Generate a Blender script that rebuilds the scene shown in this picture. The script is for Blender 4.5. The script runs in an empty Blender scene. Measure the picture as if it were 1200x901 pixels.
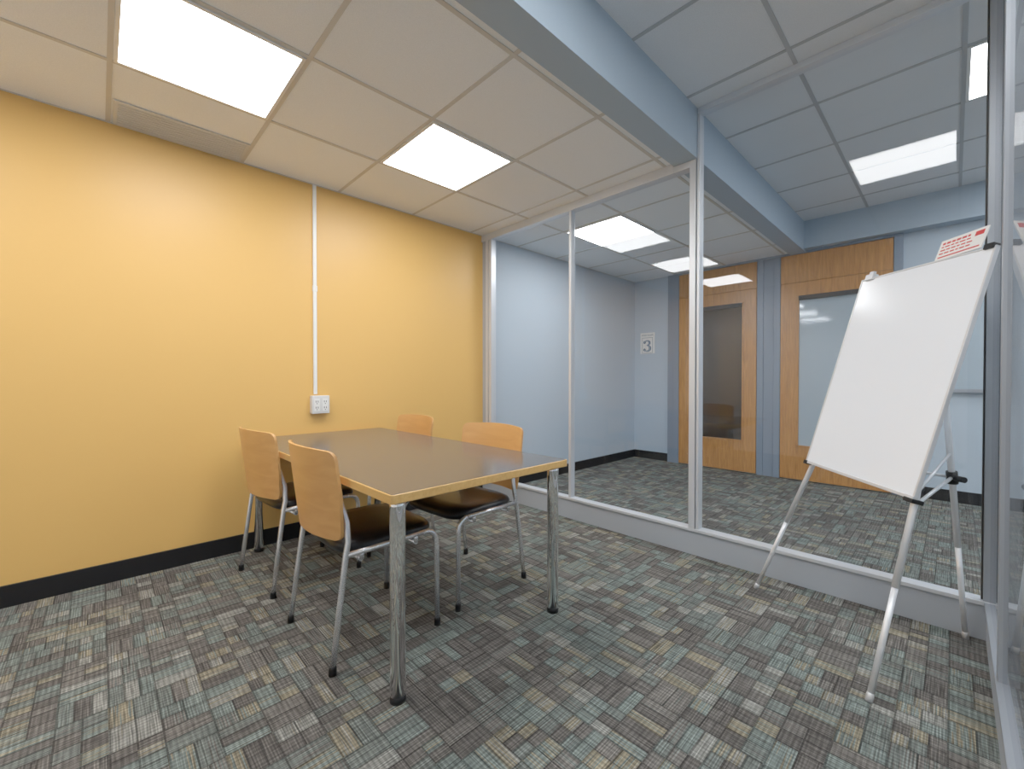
import bpy, bmesh, math, random
from mathutils import Vector, Matrix
random.seed(4)
S=bpy.context.scene
COL=S.collection
try:
    S.view_settings.view_transform='Standard'
    S.view_settings.exposure=0.52
    S.view_settings.gamma=1.32
except Exception: pass

# ------------------------------------------------------------ materials
def newmat(name):
    m=bpy.data.materials.new(name); m.use_nodes=True
    nt=m.node_tree; b=nt.nodes['Principled BSDF']
    return m,nt,b
def bumped(nt,b,scale,strength,dist=.002,stretch=None):
    tc=nt.nodes.new('ShaderNodeTexCoord'); n=nt.nodes.new('ShaderNodeTexNoise')
    n.inputs['Scale'].default_value=scale; n.inputs['Detail'].default_value=3
    bp=nt.nodes.new('ShaderNodeBump'); bp.inputs['Strength'].default_value=strength; bp.inputs['Distance'].default_value=dist
    nt.links.new(tc.outputs['Object'],n.inputs['Vector'])
    nt.links.new(n.outputs['Fac'],bp.inputs['Height']); nt.links.new(bp.outputs['Normal'],b.inputs['Normal'])
    return n
def plain(name,col,rough=.5,metal=0,spec=.5,noise=None,var=0.0):
    m,nt,b=newmat(name)
    b.inputs['Base Color'].default_value=(*col,1); b.inputs['Roughness'].default_value=rough
    b.inputs['Metallic'].default_value=metal
    b.inputs['Specular IOR Level'].default_value=spec
    if noise:
        n=bumped(nt,b,noise[0],noise[1])
        if var:
            r=nt.nodes.new('ShaderNodeValToRGB')
            r.color_ramp.elements[0].position=.3; r.color_ramp.elements[1].position=.7
            r.color_ramp.elements[0].color=(*[c*(1-var) for c in col],1)
            r.color_ramp.elements[1].color=(*[min(1,c*(1+var)) for c in col],1)
            nt.links.new(n.outputs['Fac'],r.inputs['Fac']); nt.links.new(r.outputs['Color'],b.inputs['Base Color'])
    return m
def wood(name,c1,c2,rough=.35,axis='Z',scale=6,dist=.4):
    m,nt,b=newmat(name)
    tc=nt.nodes.new('ShaderNodeTexCoord'); mp=nt.nodes.new('ShaderNodeMapping')
    sc={'X':(1,14,14),'Y':(14,1,14),'Z':(14,14,1)}[axis]
    mp.inputs['Scale'].default_value=sc
    n=nt.nodes.new('ShaderNodeTexNoise'); n.inputs['Scale'].default_value=scale; n.inputs['Detail'].default_value=5; n.inputs['Distortion'].default_value=dist
    r=nt.nodes.new('ShaderNodeValToRGB'); r.color_ramp.elements[0].position=.28; r.color_ramp.elements[1].position=.72
    r.color_ramp.elements[0].color=(*c1,1); r.color_ramp.elements[1].color=(*c2,1)
    nt.links.new(tc.outputs['Object'],mp.inputs['Vector']); nt.links.new(mp.outputs['Vector'],n.inputs['Vector'])
    nt.links.new(n.outputs['Fac'],r.inputs['Fac']); nt.links.new(r.outputs['Color'],b.inputs['Base Color'])
    b.inputs['Roughness'].default_value=rough
    return m
def emit(name,col,s):
    m=bpy.data.materials.new(name); m.use_nodes=True; nt=m.node_tree; nt.nodes.clear()
    e=nt.nodes.new('ShaderNodeEmission'); e.inputs['Color'].default_value=(*col,1); e.inputs['Strength'].default_value=s
    o=nt.nodes.new('ShaderNodeOutputMaterial'); nt.links.new(e.outputs[0],o.inputs[0]); return m
def glassmat(name,tint=(.97,.985,1),base=.032):
    m=bpy.data.materials.new(name); m.use_nodes=True; nt=m.node_tree; nt.nodes.clear()
    t=nt.nodes.new('ShaderNodeBsdfTransparent'); t.inputs['Color'].default_value=(*tint,1)
    g=nt.nodes.new('ShaderNodeBsdfGlossy'); g.inputs['Roughness'].default_value=0.0
    lw=nt.nodes.new('ShaderNodeLayerWeight'); lw.inputs['Blend'].default_value=.5
    p=nt.nodes.new('ShaderNodeMath'); p.operation='POWER'; p.inputs[1].default_value=5
    mr=nt.nodes.new('ShaderNodeMath'); mr.operation='MULTIPLY_ADD'; mr.inputs[1].default_value=.7; mr.inputs[2].default_value=base
    mx=nt.nodes.new('ShaderNodeMixShader'); o=nt.nodes.new('ShaderNodeOutputMaterial')
    nt.links.new(lw.outputs['Facing'],p.inputs[0]); nt.links.new(p.outputs[0],mr.inputs[0])
    nt.links.new(mr.outputs[0],mx.inputs[0]); nt.links.new(t.outputs[0],mx.inputs[1]); nt.links.new(g.outputs[0],mx.inputs[2])
    nt.links.new(mx.outputs[0],o.inputs[0]); return m
def carpetmat():
    m,nt,b=newmat('patterned_carpet'); L=nt.links
    def M(op,*a,clamp=False):
        n=nt.nodes.new('ShaderNodeMath'); n.operation=op; n.use_clamp=clamp
        for i,x in enumerate(a):
            if isinstance(x,(int,float)): n.inputs[i].default_value=x
            else: L.new(x,n.inputs[i])
        return n.outputs[0]
    tc=nt.nodes.new('ShaderNodeTexCoord'); sp=nt.nodes.new('ShaderNodeSeparateXYZ'); L.new(tc.outputs['Object'],sp.inputs[0])
    X,Y=sp.outputs[0],sp.outputs[1]
    def comb(x,y,z=0.0):
        c=nt.nodes.new('ShaderNodeCombineXYZ')
        for i,v in enumerate((x,y,z)):
            if isinstance(v,(int,float)): c.inputs[i].default_value=v
            else: L.new(v,c.inputs[i])
        return c.outputs[0]
    def wn(vec):
        n=nt.nodes.new('ShaderNodeTexWhiteNoise'); n.noise_dimensions='3D'; L.new(vec,n.inputs['Vector']); return n.outputs['Value']
    def noise(vec,s,d=2):
        n=nt.nodes.new('ShaderNodeTexNoise'); n.inputs['Scale'].default_value=s; n.inputs['Detail'].default_value=d; L.new(vec,n.inputs['Vector']); return n.outputs['Fac']
    P=.120
    ix,iy=M('FLOOR',M('DIVIDE',X,P)),M('FLOOR',M('DIVIDE',Y,P))
    ori=M('GREATER_THAN',wn(comb(ix,iy,3.0)),.5)
    inv=M('SUBTRACT',1.0,ori)
    u=M('ADD',M('MULTIPLY',X,ori),M('MULTIPLY',Y,inv))
    v=M('ADD',M('MULTIPLY',Y,ori),M('MULTIPLY',X,inv))
    rv=wn(comb(ix,iy,7.0)); ru=wn(comb(ix,iy,11.0))
    nv=M('ADD',2.0,M('FLOOR',M('MULTIPLY',rv,1.99)))
    nu=M('ADD',1.0,M('FLOOR',M('MULTIPLY',ru,1.99)))
    cu=M('MULTIPLY',M('DIVIDE',u,P),nu); cv=M('MULTIPLY',M('DIVIDE',v,P),nv)
    cell=comb(M('FLOOR',cu),M('FLOOR',cv),M('ADD',ori,M('MULTIPLY',nv,3.0)))
    w=wn(cell)
    ramp=nt.nodes.new('ShaderNodeValToRGB'); cr=ramp.color_ramp; cr.interpolation='CONSTANT'
    cols=[(0,(.070,.065,.060)),(.22,(.096,.090,.082)),(.42,(.092,.104,.096)),(.60,(.108,.131,.122)),(.78,(.150,.132,.092)),(.89,(.160,.162,.148))]
    cr.elements[0].position=0; cr.elements[0].color=(*cols[0][1],1)
    cr.elements[1].position=cols[1][0]; cr.elements[1].color=(*cols[1][1],1)
    for pz,c in cols[2:]:
        e=cr.elements.new(pz); e.color=(*c,1)
    stc=noise(comb(M('MULTIPLY',u,6.0),M('MULTIPLY',v,170.0),M('MULTIPLY',w,9.0)),1.0,1)
    pick=M('ADD',w,M('MULTIPLY',M('SUBTRACT',stc,.5),.42),clamp=True)
    L.new(pick,ramp.inputs[0])
    st=noise(comb(M('MULTIPLY',u,10.0),M('MULTIPLY',v,270.0),M('MULTIPLY',w,9.0)),1.0,1)
    st=M('MULTIPLY_ADD',M('SUBTRACT',st,.5),2.5,1.08)
    rib=M('MULTIPLY_ADD',M('SINE',M('MULTIPLY',v,2*math.pi/.0080)),.22,1.0)
    rib2=M('MULTIPLY_ADD',M('SINE',M('MULTIPLY',u,2*math.pi/.0150)),.20,1.0)
    ct=noise(comb(M('MULTIPLY',u,220.0),M('MULTIPLY',v,16.0),M('MULTIPLY',w,5.0)),1.0,1)
    ct=M('MULTIPLY_ADD',M('SUBTRACT',ct,.5),1.1,1.0)
    fu=M('FRACT',cu); fv=M('FRACT',cv)
    gu=M('MULTIPLY_ADD',M('GREATER_THAN',fu,M('MULTIPLY',nu,.042)),.62,.38)
    gv=M('MULTIPLY_ADD',M('GREATER_THAN',fv,M('MULTIPLY',nv,.042)),.62,.38)
    g=M('MAXIMUM',M('MULTIPLY',gu,gv),.38)
    big=noise(tc.outputs['Object'],2.2,3); big=M('MULTIPLY_ADD',M('SUBTRACT',big,.5),.4,1.0)
    fib=noise(tc.outputs['Object'],900,2); fib2=M('MULTIPLY_ADD',M('SUBTRACT',fib,.5),.6,1.0)
    k=M('MULTIPLY',st,ct); k=M('MULTIPLY',k,M('MULTIPLY',rib,rib2)); k=M('MAXIMUM',k,.42)
    k=M('MULTIPLY',M('MULTIPLY',k,g),M('MULTIPLY',big,fib2)); k=M('MULTIPLY',k,1.12)
    vm=nt.nodes.new('ShaderNodeVectorMath'); vm.operation='SCALE'; L.new(ramp.outputs['Color'],vm.inputs[0]); L.new(k,vm.inputs['Scale'])
    L.new(vm.outputs[0],b.inputs['Base Color'])
    b.inputs['Roughness'].default_value=.95; b.inputs['Specular IOR Level'].default_value=.1
    bp=nt.nodes.new('ShaderNodeBump'); bp.inputs['Strength'].default_value=.25; bp.inputs['Distance'].default_value=.002
    L.new(k,bp.inputs['Height']); L.new(bp.outputs['Normal'],b.inputs['Normal'])
    return m

YEL=plain('yellow_wall_paint',(.77,.43,.107),.45,noise=(180,.08))
BLUE=plain('pale_blue_wall_paint',(.44,.54,.635),.55,noise=(180,.10))
BACKW=plain('off_white_wall_paint',(.84,.84,.84),.6,noise=(180,.10))
BEAM=plain('grey_blue_paint',(.35,.445,.54),.45,noise=(180,.08))
JAMB=plain('slate_blue_metal_paint',(.19,.245,.32),.45)
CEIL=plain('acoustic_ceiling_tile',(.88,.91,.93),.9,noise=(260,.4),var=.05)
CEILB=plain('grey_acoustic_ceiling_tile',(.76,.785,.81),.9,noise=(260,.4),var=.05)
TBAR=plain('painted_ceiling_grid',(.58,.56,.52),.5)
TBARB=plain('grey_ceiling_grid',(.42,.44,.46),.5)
BLACK=plain('black_rubber',(.005,.005,.006),.45,spec=.3)
ALU=plain('satin_aluminium',(.66,.69,.73),.38,metal=.4)
ALUP=plain('grey_painted_rail',(.38,.42,.47),.4,metal=.1)
ALUD=plain('mid_grey_aluminium',(.30,.33,.37),.4,metal=.4)
WHITEP=plain('white_plastic',(.80,.80,.78),.35)
OUTP=plain('off_white_box_plastic',(.66,.66,.65),.4)
GREYV=plain('grey_vent_metal',(.60,.60,.58),.5)
DARK=plain('dark_slot',(.02,.02,.02),.6)
CHROME=plain('chrome',(.98,.985,1.0),.035,metal=1)
STEEL=plain('satin_steel_tube',(.82,.83,.86),.24,metal=.8)
VINYL=plain('black_vinyl',(.004,.004,.006),.30,spec=.3,noise=(300,.08))
LAM=plain('taupe_laminate',(.085,.078,.072),.19,spec=.5)
MAPLE=wood('maple_plywood',(.60,.28,.076),(.69,.345,.108),.32,'X',1.8,.6)
EDGE=wood('maple_edge_band',(.60,.32,.085),(.70,.41,.13),.35,'X',6)
OAK=wood('honey_oak',(.38,.150,.034),(.60,.27,.070),.35,'Z',4,1.2)
BOARD=plain('white_board_enamel',(.86,.91,.98),.18)
BFRAME=plain('light_grey_edging',(.62,.63,.65),.35,metal=.2)
EALU=plain('pale_silver_tube',(.80,.82,.85),.35,metal=.35)
GLASS=glassmat('clear_glass')
DGLASS=plain('dark_door_glass',(.025,.020,.016),.04,spec=.55)
LGLASS=plain('pale_blue_backlight_glass',(.36,.45,.52),.06,spec=.6)  # pale blue painted in place of light from the room behind the door
PAPER=plain('white_card',(.82,.82,.80),.6)
RED=plain('red_ink',(.60,.03,.025),.5)
INK=plain('blue_ink',(.04,.12,.22),.5)
PALEINK=plain('pale_blue_ink',(.45,.56,.66),.5)
LIT=emit('lit_diffuser',(1,1,1),11.5)
FLOOR=carpetmat()

# ------------------------------------------------------------ mesh helpers
def obj_from(bm,name,mats,parent=None,smooth=False,kind=None,label=None,cat=None,bevel=0,loc=None):
    bmesh.ops.recalc_face_normals(bm,faces=bm.faces[:])
    me=bpy.data.meshes.new(name); bm.to_mesh(me); bm.free()
    for m in mats: me.materials.append(m)
    o=bpy.data.objects.new(name,me); COL.objects.link(o)
    if smooth:
        for p in me.polygons: p.use_smooth=True
    if bevel:
        md=o.modifiers.new('bevel','BEVEL'); md.width=bevel; md.segments=2; md.limit_method='ANGLE'; md.angle_limit=.7
    if parent: o.parent=parent
    if kind: o['kind']=kind
    if label: o['label']=label
    if cat: o['category']=cat
    if loc: o.location=loc
    return o
def box(bm,x0,x1,y0,y1,z0,z1,mi=0):
    vs=[bm.verts.new((x,y,z)) for x in (x0,x1) for y in (y0,y1) for z in (z0,z1)]
    fs=[(0,1,3,2),(4,6,7,5),(0,4,5,1),(2,3,7,6),(0,2,6,4),(1,5,7,3)]
    for f in fs:
        fc=bm.faces.new([vs[i] for i in f]); fc.material_index=mi
def tube(bm,pts,r,n=12,mi=0):
    pts=[Vector(p) for p in pts]; rs=r if isinstance(r,(list,tuple)) else [r]*len(pts)
    rings=[]; up=None
    for i,p in enumerate(pts):
        if i==0: t=pts[1]-p
        elif i==len(pts)-1: t=p-pts[-2]
        else: t=(pts[i+1]-p).normalized()+(p-pts[i-1]).normalized()
        t.normalize()
        if up is None:
            a=Vector((0,0,1)) if abs(t.z)<.9 else Vector((1,0,0))
            up=t.cross(a).normalized()
        up=(up-t*up.dot(t)).normalized(); w=t.cross(up)
        rings.append([bm.verts.new(p+(up*math.cos(k*2*math.pi/n)+w*math.sin(k*2*math.pi/n))*rs[i]) for k in range(n)])
    for a,b in zip(rings,rings[1:]):
        for k in range(n):
            f=bm.faces.new((a[k],a[(k+1)%n],b[(k+1)%n],b[k])); f.material_index=mi; f.smooth=True
    f=bm.faces.new(rings[0][::-1]); f.material_index=mi
    f=bm.faces.new(rings[-1]); f.material_index=mi
def arc(a,c,b,k=6):
    a,b,c=Vector(a),Vector(b),Vector(c)
    return [a*(1-t)**2+c*2*t*(1-t)+b*t*t for t in [i/k for i in range(k+1)]]
def empty(name,loc=(0,0,0),rz=0,label=None,cat=None):
    e=bpy.data.objects.new(name,None); COL.objects.link(e); e.location=loc; e.rotation_euler=(0,0,rz); e.empty_display_size=.1
    if label: e['label']=label
    if cat: e['category']=cat
    return e
def sbox(name,mat,*b,bevel=0):
    bm=bmesh.new(); box(bm,*b); return obj_from(bm,name,[mat],kind='structure',bevel=bevel)

HL=2.447; HH=2.73; FY=2.77; RX=3.24; XE=5.6; YB=-4.4
BX0,BX1=1.885,2.03
# ------------------------------------------------------------ shell
sbox('floor',FLOOR,-.1,XE,YB,FY,-.05,0)
sbox('wall_left',YEL,-.1,0,YB,0.0,0,2.9)
sbox('wall_hall_left',BLUE,-.1,0,0.0,FY+.1,0,2.9)
sbox('wall_far',BLUE,0,XE,FY,FY+.1,0,2.9)
sbox('wall_right',BLUE,XE,XE+.1,YB,FY+.1,0,2.9)
sbox('wall_back',BACKW,0,XE,YB-.1,YB,0,2.9)
# ceilings
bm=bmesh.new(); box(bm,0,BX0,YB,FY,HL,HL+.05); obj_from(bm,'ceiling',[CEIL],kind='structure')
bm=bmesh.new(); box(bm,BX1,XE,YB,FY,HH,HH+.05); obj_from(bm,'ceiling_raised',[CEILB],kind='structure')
# beam
sbox('trim_1',BEAM,BX0,BX1,YB,FY,HL-.02,HH+.04)
# grid bars
G=-.779; T=.61; BW=.0095
bm=bmesh.new()
for i in range(0,4):
    x=T*i
    if x<BX0: box(bm,max(0.0,x-BW),x+BW,YB,FY,HL-.004,HL+.002)
k=-6
while G+T*k<FY:
    y=G+T*k
    if y>YB: box(bm,0,BX0,y-BW,y+BW,HL-.0035,HL+.002)
    k+=1
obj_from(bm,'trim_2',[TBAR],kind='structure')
bm=bmesh.new()
x=2.54-T
while x<XE:
    if x>BX1: box(bm,x-BW,x+BW,YB,FY,HH-.004,HH+.002)
    x+=T
k=-6
while G+T*k<FY:
    y=G+T*k
    if y>YB: box(bm,BX1,XE,y-BW,y+BW,HH-.0035,HH+.002)
    k+=1
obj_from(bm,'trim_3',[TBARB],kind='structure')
# baseboards
sbox('baseboard_left',BLACK,0,.012,YB,-.03,0,.105,bevel=.002)
sbox('baseboard_hall_left',BLACK,0,.012,.04,FY,0,.105,bevel=.002)
bm=bmesh.new(); box(bm,.012,.50,FY-.012,FY,0,.105); box(bm,2.80,XE,FY-.012,FY,0,.105); obj_from(bm,'baseboard_far',[BLACK],kind='structure')

# ------------------------------------------------------------ glass partition (y=0)
RB=.165
def frame(name,parts,mats=(ALU,ALUP)):
    bm=bmesh.new()
    for p in parts: box(bm,*p)
    return obj_from(bm,name,list(mats),kind='structure',bevel=.002)
frame('trim_4',[  # posts
 (.055,.088,-.03,.03,RB,2.39),(.10,.135,-.03,.03,RB,2.39),
 (1.042,1.064,-.025,.025,RB,2.39),
 (1.988,2.026,-.035,.035,RB,HL-.022),(2.032,2.048,-.03,.03,RB,2.69)])
frame('trim_11',[(3.217,3.262,-.03,.03,RB,2.70,0),(3.211,3.217,-.012,.012,RB,2.70,1)],(ALUD,DARK))
frame('trim_5',[(0,BX0-.001,-.035,.035,2.385,HL-.001),(BX0-.001,1.988,-.034,.034,2.385,HL-.022)])
frame('trim_12',[(BX1+.002,RX+.02,-.03,.03,2.695,HH-.001)],(ALU,))
frame('trim_6',[(0,RX+.02,-.022,.022,0,RB-.018,1),(0,RX+.02,-.034,.034,RB-.018,RB,0),(0,.055,-.02,.02,RB,2.385,1)])
for nm,(a,b,z1) in {'window_1':(.135,1.042,2.385),'window_2':(1.064,1.988,2.385),'window_3':(2.048,3.211,2.695)}.items():
    bm=bmesh.new(); box(bm,a-.004,b+.004,-.005,.005,RB-.004,z1+.004); obj_from(bm,nm,[GLASS],kind='structure')
# right partition (x=RX)
frame('trim_7',[(RX-.015,RX+.03,-.70,-.66,RB,2.70),(RX-.015,RX+.03,-1.75,-1.71,RB,2.70),(RX-.03,RX+.03,-2.95,-2.88,RB,2.70),
                (RX-.02,RX+.02,YB,-.04,2.70,HH-.001)],(ALUD,))
frame('trim_8',[(RX-.014,RX+.014,YB,-.04,0,RB-.018,1),(RX-.02,RX+.02,YB,-.04,RB-.018,RB,0)],(ALUD,ALUP))
n=4
for a,b in [(-.66,-.04),(-1.71,-.70),(-2.88,-1.75),(YB,-2.95)]:
    bm=bmesh.new(); box(bm,RX-.005,RX+.005,a,b,RB-.004,2.704); obj_from(bm,'window_%d'%n,[GLASS],kind='structure'); n+=1

# ------------------------------------------------------------ hall doors
def door(name,x0,x1,gx0,gx1,glass,ztop):
    bm=bmesh.new(); y0,y1=FY-.045,FY-.002; zt=2.12
    box(bm,x0,gx0,y0,y1,.012,zt); box(bm,gx1,x1,y0,y1,.012,zt)
    box(bm,gx0,gx1,y0,y1,.012,.36); box(bm,gx0,gx1,y0,y1,1.98,zt)
    box(bm,x0,x1,y0,y1,zt+.003,ztop)
    for b in [(gx0-.0,gx0+.02,.36,1.98),(gx1-.02,gx1,.36,1.98)]: box(bm,b[0],b[1],y0-.006,y0+.02,b[2],b[3])
    for b in [(gx0,gx1,.36,.38),(gx0,gx1,1.96,1.98)]: box(bm,b[0],b[1],y0-.006,y0+.02,b[2],b[3])
    box(bm,gx0+.02,gx1-.02,y0+.012,y0+.02,.38,1.96,1)
    box(bm,gx0+.02,gx1-.02,y0-.02,y0+.012,1.93,1.975,2)
    obj_from(bm,name,[OAK,glass,DARK],kind='structure',bevel=.0015)
door('door_1',.66,1.56,.87,1.43,DGLASS,2.42)
door('door_2',1.80,2.72,1.95,2.53,LGLASS,2.42)
bm=bmesh.new()
for a,b,yy in [(.50,.58,.03),(.58,.655,.045),(1.565,1.63,.045),(1.63,1.73,.035),(1.73,1.795,.045),(2.725,2.79,.045)]:
    box(bm,a,b,FY-yy,FY,0,HL)
box(bm,.585,2.79,FY-.05,FY,2.425,HL)
obj_from(bm,'trim_9',[JAMB],kind='structure',bevel=.003)
sbox('trim_10',BEAM,BX1,XE,FY-.14,FY,HL,HH)
# far window
bm=bmesh.new()
for i in range(2):
    x0=3.05+i*.95
    box(bm,x0,x0+.90,FY-.02,FY-.01,1.0,2.1,1)
    for b in [(x0-.03,x0,1-.03,2.13),(x0+.9,x0+.93,1-.03,2.13)]: box(bm,b[0],b[1],FY-.05,FY,b[2],b[3])
    for b in [(x0-.03,x0+.93,.97,1.0),(x0-.03,x0+.93,2.1,2.13)]: box(bm,b[0],b[1],FY-.05,FY,b[2],b[3])
obj_from(bm,'window_8',[ALUD,LGLASS],kind='structure')

# ------------------------------------------------------------ ceiling lights and added fill panels
def light(x0,y0,z):
    e=empty('ceiling_light',(x0+T/2,y0+T/2,z-.004),label='square recessed fluorescent panel glowing white in the tile ceiling',cat='ceiling light')
    e['group']='recessed ceiling light panels'
    h=T/2-.011; w=.014
    bm=bmesh.new()
    box(bm,-h,h,-h,-h+w,-.006,.003); box(bm,-h,h,h-w,h,-.006,.003); box(bm,-h,-h+w,-h+w,h-w,-.006,.003); box(bm,h-w,h,-h+w,h-w,-.006,.003)
    obj_from(bm,'light_frame',[WHITEP],parent=e)
    bm=bmesh.new(); q=h-w; box(bm,-q,q,-q,q,-.004,.002); obj_from(bm,'diffuser',[LIT],parent=e)
light(T,G-T,HL); light(T,G-3*T,HL)
light(T,G+2*T,HL)
light(T,G-5*T,HL)  # unseen panel added behind the camera to brighten the room
light(2.54,G-2*T,HH); light(2.54+T,G+2*T,HH)
light(2.54+2*T,G-5*T,HH)  # added fill panel, out of view past the right partition
light(2.54+3*T,G-2*T,HH); light(2.54+2*T,G+4*T,HH); light(2.54+3*T,G+2*T,HH)  # three off-view panels added to brighten the hall spaces
# air vent
e=empty('air_vent',(.15,-2.30,HL-.004),label='grey linear slot air diffuser set in the tiled ceiling',cat='vent')
bm=bmesh.new(); box(bm,-.13,.13,-.29,.29,-.004,.003); obj_from(bm,'vent_plate',[GREYV],parent=e,bevel=.001)
bm=bmesh.new()
for i in range(9):
    x=-.10+i*.025; box(bm,x-.004,x+.004,-.275,.275,-.007,-.003)
obj_from(bm,'vent_slats',[GREYV],parent=e)

# conduit + outlet
e=empty('cable_raceway',(0,-1.56,.98),label='thin white surface cable raceway running down the yellow wall',cat='cable cover')
bm=bmesh.new(); box(bm,.0,.014,-.012,.012,0,HL-.98-.004); obj_from(bm,'raceway_cover',[WHITEP],parent=e,bevel=.003)
bm=bmesh.new(); box(bm,.0,.017,-.015,.015,.72,.76); obj_from(bm,'joint_clip',[WHITEP],parent=e,bevel=.002)
e=empty('power_outlet',(0,-1.535,.845),label='white surface-mounted four-socket outlet box on the yellow wall',cat='outlet')
bm=bmesh.new(); box(bm,0,.045,-.06,.06,0,.125); obj_from(bm,'outlet_box',[OUTP],parent=e,bevel=.004)
for sy in (-.028,.028):
    bm=bmesh.new(); box(bm,.045,.049,sy-.019,sy+.019,.018,.106)
    for zz in (.040,.082):
        for dy in (-.007,.007): box(bm,.049,.0502,sy+dy-.002,sy+dy+.002,zz-.004,zz+.009,1)
        box(bm,.049,.0502,sy-.0025,sy+.0025,zz-.015,zz-.009,1)
    obj_from(bm,'socket',[WHITEP,DARK],parent=e)

# ------------------------------------------------------------ sign 3
e=empty('room_sign',(.20,FY,1.44),label='white room sign with a blue numeral 3 on the hallway wall',cat='sign')
bm=bmesh.new(); box(bm,-.105,.105,-.012,0,0,.285); obj_from(bm,'sign_plate',[PAPER],parent=e,bevel=.002)
def text(body,size,loc,mat,parent,name,rot=(math.pi/2,0,0),ext=.001,bold=0):
    c=bpy.data.curves.new(name,'FONT'); c.body=body; c.size=size; c.align_x='CENTER'; c.align_y='CENTER'; c.extrude=ext; c.offset=bold
    o=bpy.data.objects.new(name,c); COL.objects.link(o)
    dg=bpy.context.evaluated_depsgraph_get(); me=bpy.data.meshes.new_from_object(o.evaluated_get(dg))
    bpy.data.objects.remove(o); me.materials.clear(); me.materials.append(mat)
    o=bpy.data.objects.new(name,me); COL.objects.link(o); o.parent=parent; o.location=loc; o.rotation_euler=rot
    return o
def numeral(rad,y,mat,name):
    pts=[(-.040,.155),(-.030,.168),(-.010,.176),(.012,.174),(.030,.160),(.032,.138),(.018,.120),(-.008,.112),(.020,.106),(.038,.088),(.040,.062),(.026,.042),(.002,.033),(-.024,.037),(-.042,.052)]
    rs=[.010,.006,.005,.006,.010,.011,.007,.004,.006,.011,.0125,.009,.006,.005,.010]
    bm=bmesh.new(); n=len(pts)
    V=[Vector((p[0],0,p[1])) for p in pts]
    F=[]
    for i in range(n):
        t=(V[min(i+1,n-1)]-V[max(i-1,0)]).normalized(); nn=Vector((-t.z,0,t.x)); r=rs[i]*rad
        F.append((V[i]+nn*r,V[i]-nn*r))
    vv=[[bm.verts.new(a+Vector((0,yy,0))) for a in pr for yy in (y,y-.001)] for pr in F]
    for a,b in zip(vv,vv[1:]):
        bm.faces.new((a[1],b[1],b[3],a[3])); bm.faces.new((a[0],a[1],b[1],b[0])); bm.faces.new((a[2],b[2],b[3],a[3]))
    for c in (V[0],V[-1]):
        ring=[bm.verts.new(c+Vector((math.cos(k*math.pi/8)*.013*rad,y-.0012,math.sin(k*math.pi/8)*.013*rad))) for k in range(16)]
        bm.faces.new(ring)
    return obj_from(bm,name,[mat],parent=e)
numeral(1.5,-.0125,INK,'numeral'); numeral(.3,-.0142,PALEINK,'numeral_inlay')
text('STUDY ROOM',.027,(0,-.0135,.250),INK,e,'lettering')
bm=bmesh.new(); q=.078
for b in [(-q,q,.008,.012),(-q,q,.214,.218),(-q,-q+.004,.008,.218),(q-.004,q,.008,.218)]: box(bm,b[0],b[1],-.0132,-.0118,b[2],b[3])
obj_from(bm,'border_line',[INK],parent=e)

# ------------------------------------------------------------ table
TX0,TX1,TY0,TY1,TZ=.035,1.88,-1.985,-1.085,.71
tb=empty('meeting_table',((TX0+TX1)/2,(TY0+TY1)/2,0),label='rectangular table with taupe laminate top, maple edge and chrome legs',cat='table')
hx,hy=(TX1-TX0)/2,(TY1-TY0)/2
def rrect(hx,hy,r,k=5):
    pts=[]
    for cx,cy,a0 in ((hx-r,hy-r,0),(-hx+r,hy-r,90),(-hx+r,-hy+r,180),(hx-r,-hy+r,270)):
        for i in range(k+1):
            a=math.radians(a0+90*i/k); pts.append((cx+r*math.cos(a),cy+r*math.sin(a)))
    return pts
def slab(bm,pts,z0,z1,mi=0,top=None):
    lo=[bm.verts.new((x,y,z0)) for x,y in pts]; hi=[bm.verts.new((x,y,z1)) for x,y in pts]
    for i in range(len(pts)):
        j=(i+1)%len(pts); f=bm.faces.new((lo[i],lo[j],hi[j],hi[i])); f.material_index=mi
    f=bm.faces.new(hi); f.material_index=mi if top is None else top
    f=bm.faces.new(lo[::-1]); f.material_index=mi
bm=bmesh.new(); slab(bm,rrect(hx,hy,.012),TZ-.031,TZ,0); obj_from(bm,'edge_band',[EDGE],parent=tb,bevel=.003,label='maple wood edge band')
bm=bmesh.new(); slab(bm,rrect(hx-.005,hy-.005,.008),TZ-.01,TZ+.0012,0); obj_from(bm,'tabletop',[LAM],parent=tb,label='dark taupe laminate top')
for sx in (-1,1):
    for sy in (-1,1):
        x,y=sx*(hx-.05),sy*(hy-.05)
        bm=bmesh.new(); tube(bm,[(0,0,.022),(0,0,.66),(0,0,.679)],.0265,32)
        lg=obj_from(bm,'leg',[CHROME],parent=tb,loc=(x,y,0),label='polished chrome tube leg')
        bm=bmesh.new(); tube(bm,[(0,0,0),(0,0,.016),(0,0,.022)],[.0275,.0275,.025],24)
        obj_from(bm,'glide',[BLACK],parent=lg)
        bm=bmesh.new(); tube(bm,[(0,0,.672),(0,0,.6795)],[.030,.030],24); obj_from(bm,'mounting_plate',[STEEL],parent=lg)

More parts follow.
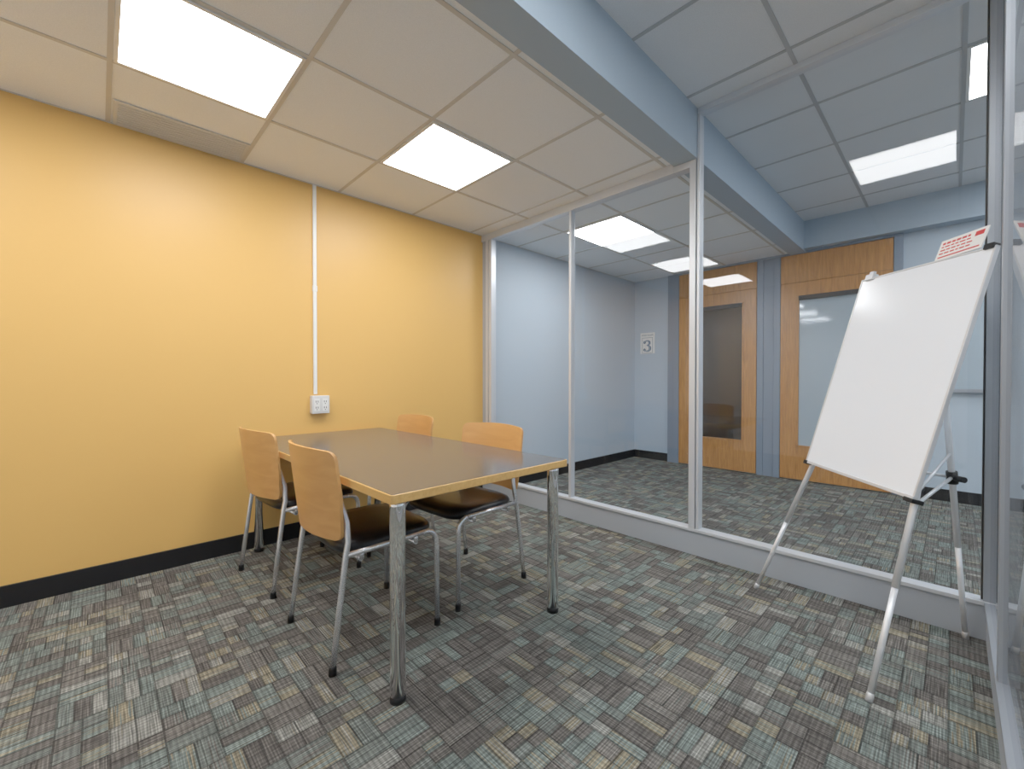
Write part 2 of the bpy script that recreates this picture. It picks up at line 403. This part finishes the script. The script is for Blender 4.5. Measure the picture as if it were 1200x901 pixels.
# ------------------------------------------------------------ chair
def build_chair():
    root=empty('chair')
    bm=bmesh.new()
    W,D,Z0,Z1=.225,.215,.405,.462
    def se(t,p=5): 
        c,s=math.cos(t),math.sin(t); return (math.copysign(abs(c)**(2/p),c),math.copysign(abs(s)**(2/p),s))
    prof=[(0.0,Z0),(.90,Z0),(.97,Z0+.008),(1.0,Z0+.022),(1.0,Z0+.034),(.97,Z1-.010),(.90,Z1-.002),(.6,Z1+.003),(0.0,Z1)]
    M=40; rings=[]
    for s,z in prof:
        if s==0: rings.append([bm.verts.new((0,0,z))]); continue
        rg=[]
        for i in range(M):
            cx,cy=se(2*math.pi*i/M); rg.append(bm.verts.new((W*s*cx,D*s*cy+.02,z-(.012*max(0,cy*s-.6) if z>Z0+.03 else 0))))
        rings.append(rg)
    for a,b in zip(rings,rings[1:]):
        for i in range(M):
            j=(i+1)%M
            if len(a)==1: bm.faces.new((a[0],b[j],b[i]))
            elif len(b)==1: bm.faces.new((a[i],a[j],b[0]))
            else: bm.faces.new((a[i],a[j],b[j],b[i]))
    obj_from(bm,'seat',[VINYL],parent=root,smooth=True,label='black vinyl upholstered seat pad')
    # backrest
    bm=bmesh.new(); NX,NZ=22,14; W2=.243; z0,z1=.475,.815; th=.012
    def ext(u,v):
        hw=W2; hh=(z1-z0)/2; r=.028
        z=v*hh; lim=hw
        if abs(z)>hh-r:
            d=abs(z)-(hh-r); lim=hw-r+math.sqrt(max(0,r*r-d*d))
        if v<0: lim-=.018*(-v)
        x=u*lim
        y=-.250+.060*(x/W2)**2-.035*(v*.5+.5)+.008*(1-v)*.5
        zz=(z0+z1)/2+z+ .010*(1-(x/W2)**2)*(1 if v>0 else 0)*v
        return Vector((x,y,zz))
    grid=[]
    for j in range(NZ+1):
        v=-math.cos(math.pi*j/NZ); grid.append([ext(-math.cos(math.pi*i/NX),v) for i in range(NX+1)])
    F=[[bm.verts.new(p+Vector((0,th/2,0))) for p in r] for r in grid]; B=[[bm.verts.new(p-Vector((0,th/2,0))) for p in r] for r in grid]
    for j in range(NZ):
        for i in range(NX):
            bm.faces.new((F[j][i],F[j][i+1],F[j+1][i+1],F[j+1][i])); bm.faces.new((B[j][i],B[j+1][i],B[j+1][i+1],B[j][i+1]))
    def strip(fa,ba):
        for k in range(len(fa)-1): bm.faces.new((fa[k],ba[k],ba[k+1],fa[k+1]))
    strip(F[0],B[0]); strip(F[-1],B[-1]); strip([r[0] for r in F],[r[0] for r in B]); strip([r[-1] for r in F],[r[-1] for r in B])
    back=obj_from(bm,'backrest',[MAPLE],parent=root,smooth=True,label='curved maple plywood back panel')
    md=back.modifiers.new('es','EDGE_SPLIT'); md.split_angle=.9
    for sx in (-1,1):
        bm=bmesh.new()
        pts=[(sx*.232,.225,.02)]+arc((sx*.230,.222,.36),(sx*.229,.222,.425),(sx*.228,.16,.425))
        tube(bm,pts,.0115,14); l=obj_from(bm,'leg',[STEEL],parent=root)
        bm=bmesh.new(); tube(bm,[(sx*.232,.225,0),(sx*.232,.225,.028),(sx*.232,.225,.034)],[.0145,.0140,.012],14); obj_from(bm,'foot_cap',[BLACK],parent=l)
        bm=bmesh.new()
        pts=[(sx*.238,-.235,.02),(sx*.234,-.205,.25),(sx*.231,-.182,.42)]
        pts+=[(sx*.229,-.172,.47),(sx*.218,-.172,.54),(sx*.200,-.188,.61),(sx*.188,-.197,.65)]
        tube(bm,pts,.0112,14); l=obj_from(bm,'leg',[STEEL],parent=root)
        bm=bmesh.new(); tube(bm,[(sx*.238,-.236,0),(sx*.238,-.235,.028),(sx*.238,-.235,.034)],[.0145,.0140,.012],14); obj_from(bm,'foot_cap',[BLACK],parent=l)
    bm=bmesh.new()
    for sx in (-1,1): tube(bm,[(sx*.228,.17,.425),(sx*.229,0,.423),(sx*.231,-.182,.42)],.0105,12)
    tube(bm,[(-.228,.12,.392),(.228,.12,.392)],.010,10); tube(bm,[(-.228,-.12,.392),(.228,-.12,.392)],.010,10)
    for sx in (-1,1): tube(bm,[(sx*.228,.12,.392),(sx*.228,.12,.425)],.009,8); tube(bm,[(sx*.23,-.12,.392),(sx*.23,-.12,.425)],.009,8)
    obj_from(bm,'frame',[STEEL],parent=root,label='satin steel seat frame rails')
    return root
def copy_tree(o,parent=None):
    c=o.copy(); COL.objects.link(c)
    if parent: c.parent=parent; c.matrix_parent_inverse=o.matrix_parent_inverse
    for ch in o.children: copy_tree(ch,c)
    return c
ch=build_chair()
spots=[((1.315,-1.81,0),0.0,'maple-back black-seat chair beside the open corner of the table'),
 ((.535,-1.825,0),.08,'maple-back black-seat chair at the table beside the yellow wall'),
 ((1.275,-1.240,0),math.pi+.06,'maple-back black-seat chair between the table and glass partition'),
 ((.42,-1.240,0),math.pi-.03,'maple-back chair tucked behind the table, mostly hidden')]
tree=[ch]+[copy_tree(ch) for _ in range(3)]
for c,(l,r,lb) in zip(tree,spots):
    c.location=l; c.rotation_euler=(0,0,r); c['label']=lb; c['category']='chair'; c['group']='chairs around the meeting table'

# ------------------------------------------------------------ easel
ez=empty('whiteboard_easel',(2.83,-.38,0),label='white presentation board on a silver tripod easel by the glass',cat='easel')
inv=Matrix.Translation((-2.83,.38,0))
a,t,r,w,h=-.813,.266,-.030,.588,.896
E=Vector((math.cos(a),math.sin(a),0)); Nn=Vector((-math.sin(a),math.cos(a),0)); Uu=Vector((0,0,1))*math.cos(t)+Nn*math.sin(t)
E2=E*math.cos(r)+Uu*math.sin(r); U2=-E*math.sin(r)+Uu*math.cos(r); N2=E2.cross(U2)
if N2.y>0: N2=-N2
O=Vector((2.837,-.423,.674))
MB=Matrix(((E2.x,U2.x,N2.x,O.x),(E2.y,U2.y,N2.y,O.y),(E2.z,U2.z,N2.z,O.z),(0,0,0,1)))
def easelpart(bm,name,mats,label=None,bevel=0,parent=None,local=True):
    if local: bmesh.ops.transform(bm,matrix=MB,verts=bm.verts[:])
    bmesh.ops.transform(bm,matrix=inv,verts=bm.verts[:])
    return obj_from(bm,name,mats,parent=parent or ez,label=label,bevel=bevel)
bm=bmesh.new(); box(bm,-w/2+.006,w/2-.006,.006,h-.006,-.004,.006); bd=easelpart(bm,'board',[BOARD],'glossy white writing surface')
bm=bmesh.new()
box(bm,-w/2,-w/2+.008,0,h,-.008,.008); box(bm,w/2-.008,w/2,0,h,-.008,.008); box(bm,-w/2,w/2,h-.008,h,-.008,.008); box(bm,-w/2,w/2,0,.012,-.008,.012)
easelpart(bm,'board_edging',[BFRAME],'thin light grey edging',bevel=.002)
bm=bmesh.new(); box(bm,-w/2+.03,-w/2+.075,h-.012,h+.016,-.01,.016); box(bm,-w/2+.04,-w/2+.065,h+.016,h+.03,-.004,.010); easelpart(bm,'clip',[BFRAME],'silver clamp with pad',bevel=.003)
bm=bmesh.new(); box(bm,w/2-.038,w/2-.004,h-.010,h+.010,-.01,.014); easelpart(bm,'clip',[BLACK],'black clamp',bevel=.003)
bm=bmesh.new(); box(bm,-w/2-.006,-w/2+.02,-.006,.012,-.02,.014); easelpart(bm,'board_support',[BLACK],bevel=.003)
bm=bmesh.new(); box(bm,w/2-.034,w/2+.002,-.012,.004,-.03,.014); easelpart(bm,'board_support',[BLACK],bevel=.003)
fl=Vector((2.42,-.21,0)); fr=Vector((2.935,-.80,0)); rear=Vector((3.168,-.052,0))
def bp(x,y,z): return MB@Vector((x,y,z))
def leg(foot,via,top):
    bm=bmesh.new(); d=(via-foot).normalized()
    tube(bm,[foot+d*.02,foot+(via-foot)*.55],.0095,14); tube(bm,[foot+(via-foot)*.54,via,top],.0108,14)
    l=easelpart(bm,'leg',[EALU],local=False)
    bm=bmesh.new(); tube(bm,[foot,foot+d*.02,foot+d*.03],[.011,.011,.0095],12); easelpart(bm,'foot_cap',[BFRAME],local=False,parent=l)
    return l
leg(fl,bp(-w/2+.02,.02,-.02),bp(-.09,h-.06,-.025))
leg(fr,bp(w/2-.025,.02,-.02),bp(.09,h-.06,-.025))
rt=bp(.04,h-.07,-.05); d=(rt-rear)
leg(rear,rear+d*.5,rt)
k=rear+d*.47
bm=bmesh.new(); dn=d.normalized(); tube(bm,[k-dn*.025,k+dn*.025],.018,14); tube(bm,[k,k+E*.05],.012,12); easelpart(bm,'clamp_knob',[BLACK],'black plastic height clamp',local=False)
bm=bmesh.new()
tube(bm,[k,bp(w/2-.03,-.02,-.03)],.006,10); tube(bm,[k,bp(-w/2+.06,.06,-.03)],.006,10); tube(bm,[k+dn*.10,bp(w/2-.03,.04,-.03)],.005,10)
easelpart(bm,'spreader_bar',[EALU],local=False)
bm=bmesh.new(); box(bm,-.13,.13,h-.11,h-.03,-.06,-.012); easelpart(bm,'leg_hub',[BLACK],'black moulded hub joining legs',bevel=.006)
# card on top of the easel board
cd=empty('printed_card',tuple(bp(.15,h+.003,.0)),label='small white card with red print propped on top of board',cat='card')
MC=Matrix.Translation(-cd.location)@MB@Matrix.Translation((.145,h+.003,-.004))@Matrix.Rotation(-.12,4,'X')@Matrix.Rotation(.06,4,'Z')
bm=bmesh.new(); box(bm,-.085,.085,0.004,.088,-.002,.002); bmesh.ops.transform(bm,matrix=MC,verts=bm.verts[:]); obj_from(bm,'card_sheet',[PAPER],parent=cd)
bm=bmesh.new()
random.seed(3)
for i in range(4):
    x=-.075; z=.072-.014*i; hgt=.008 if i==0 else .005
    while x<.03:
        l=random.uniform(.008,.02); box(bm,x,x+l,z-hgt/2,z+hgt/2,.002,.0028); x+=l+.005
box(bm,.045,.075,.060,.078,.002,.0028); box(bm,-.075,.075,.012,.017,.002,.0028)
bmesh.ops.transform(bm,matrix=MC,verts=bm.verts[:]); obj_from(bm,'red_print',[RED],parent=cd)

# ------------------------------------------------------------ world + camera
w_=bpy.data.worlds.new('World'); S.world=w_; w_.use_nodes=True
w_.node_tree.nodes['Background'].inputs[0].default_value=(.8,.85,.9,1); w_.node_tree.nodes['Background'].inputs[1].default_value=.1
cam=bpy.data.cameras.new('Camera'); cam.lens=500.7/1200*36; cam.sensor_width=36; cam.clip_start=.01
co=bpy.data.objects.new('Camera',cam); COL.objects.link(co); co.location=(3.1261,-2.6527,1.0807)
co.rotation_euler=(math.pi/2-.0109,0,.8023)
S.camera=co
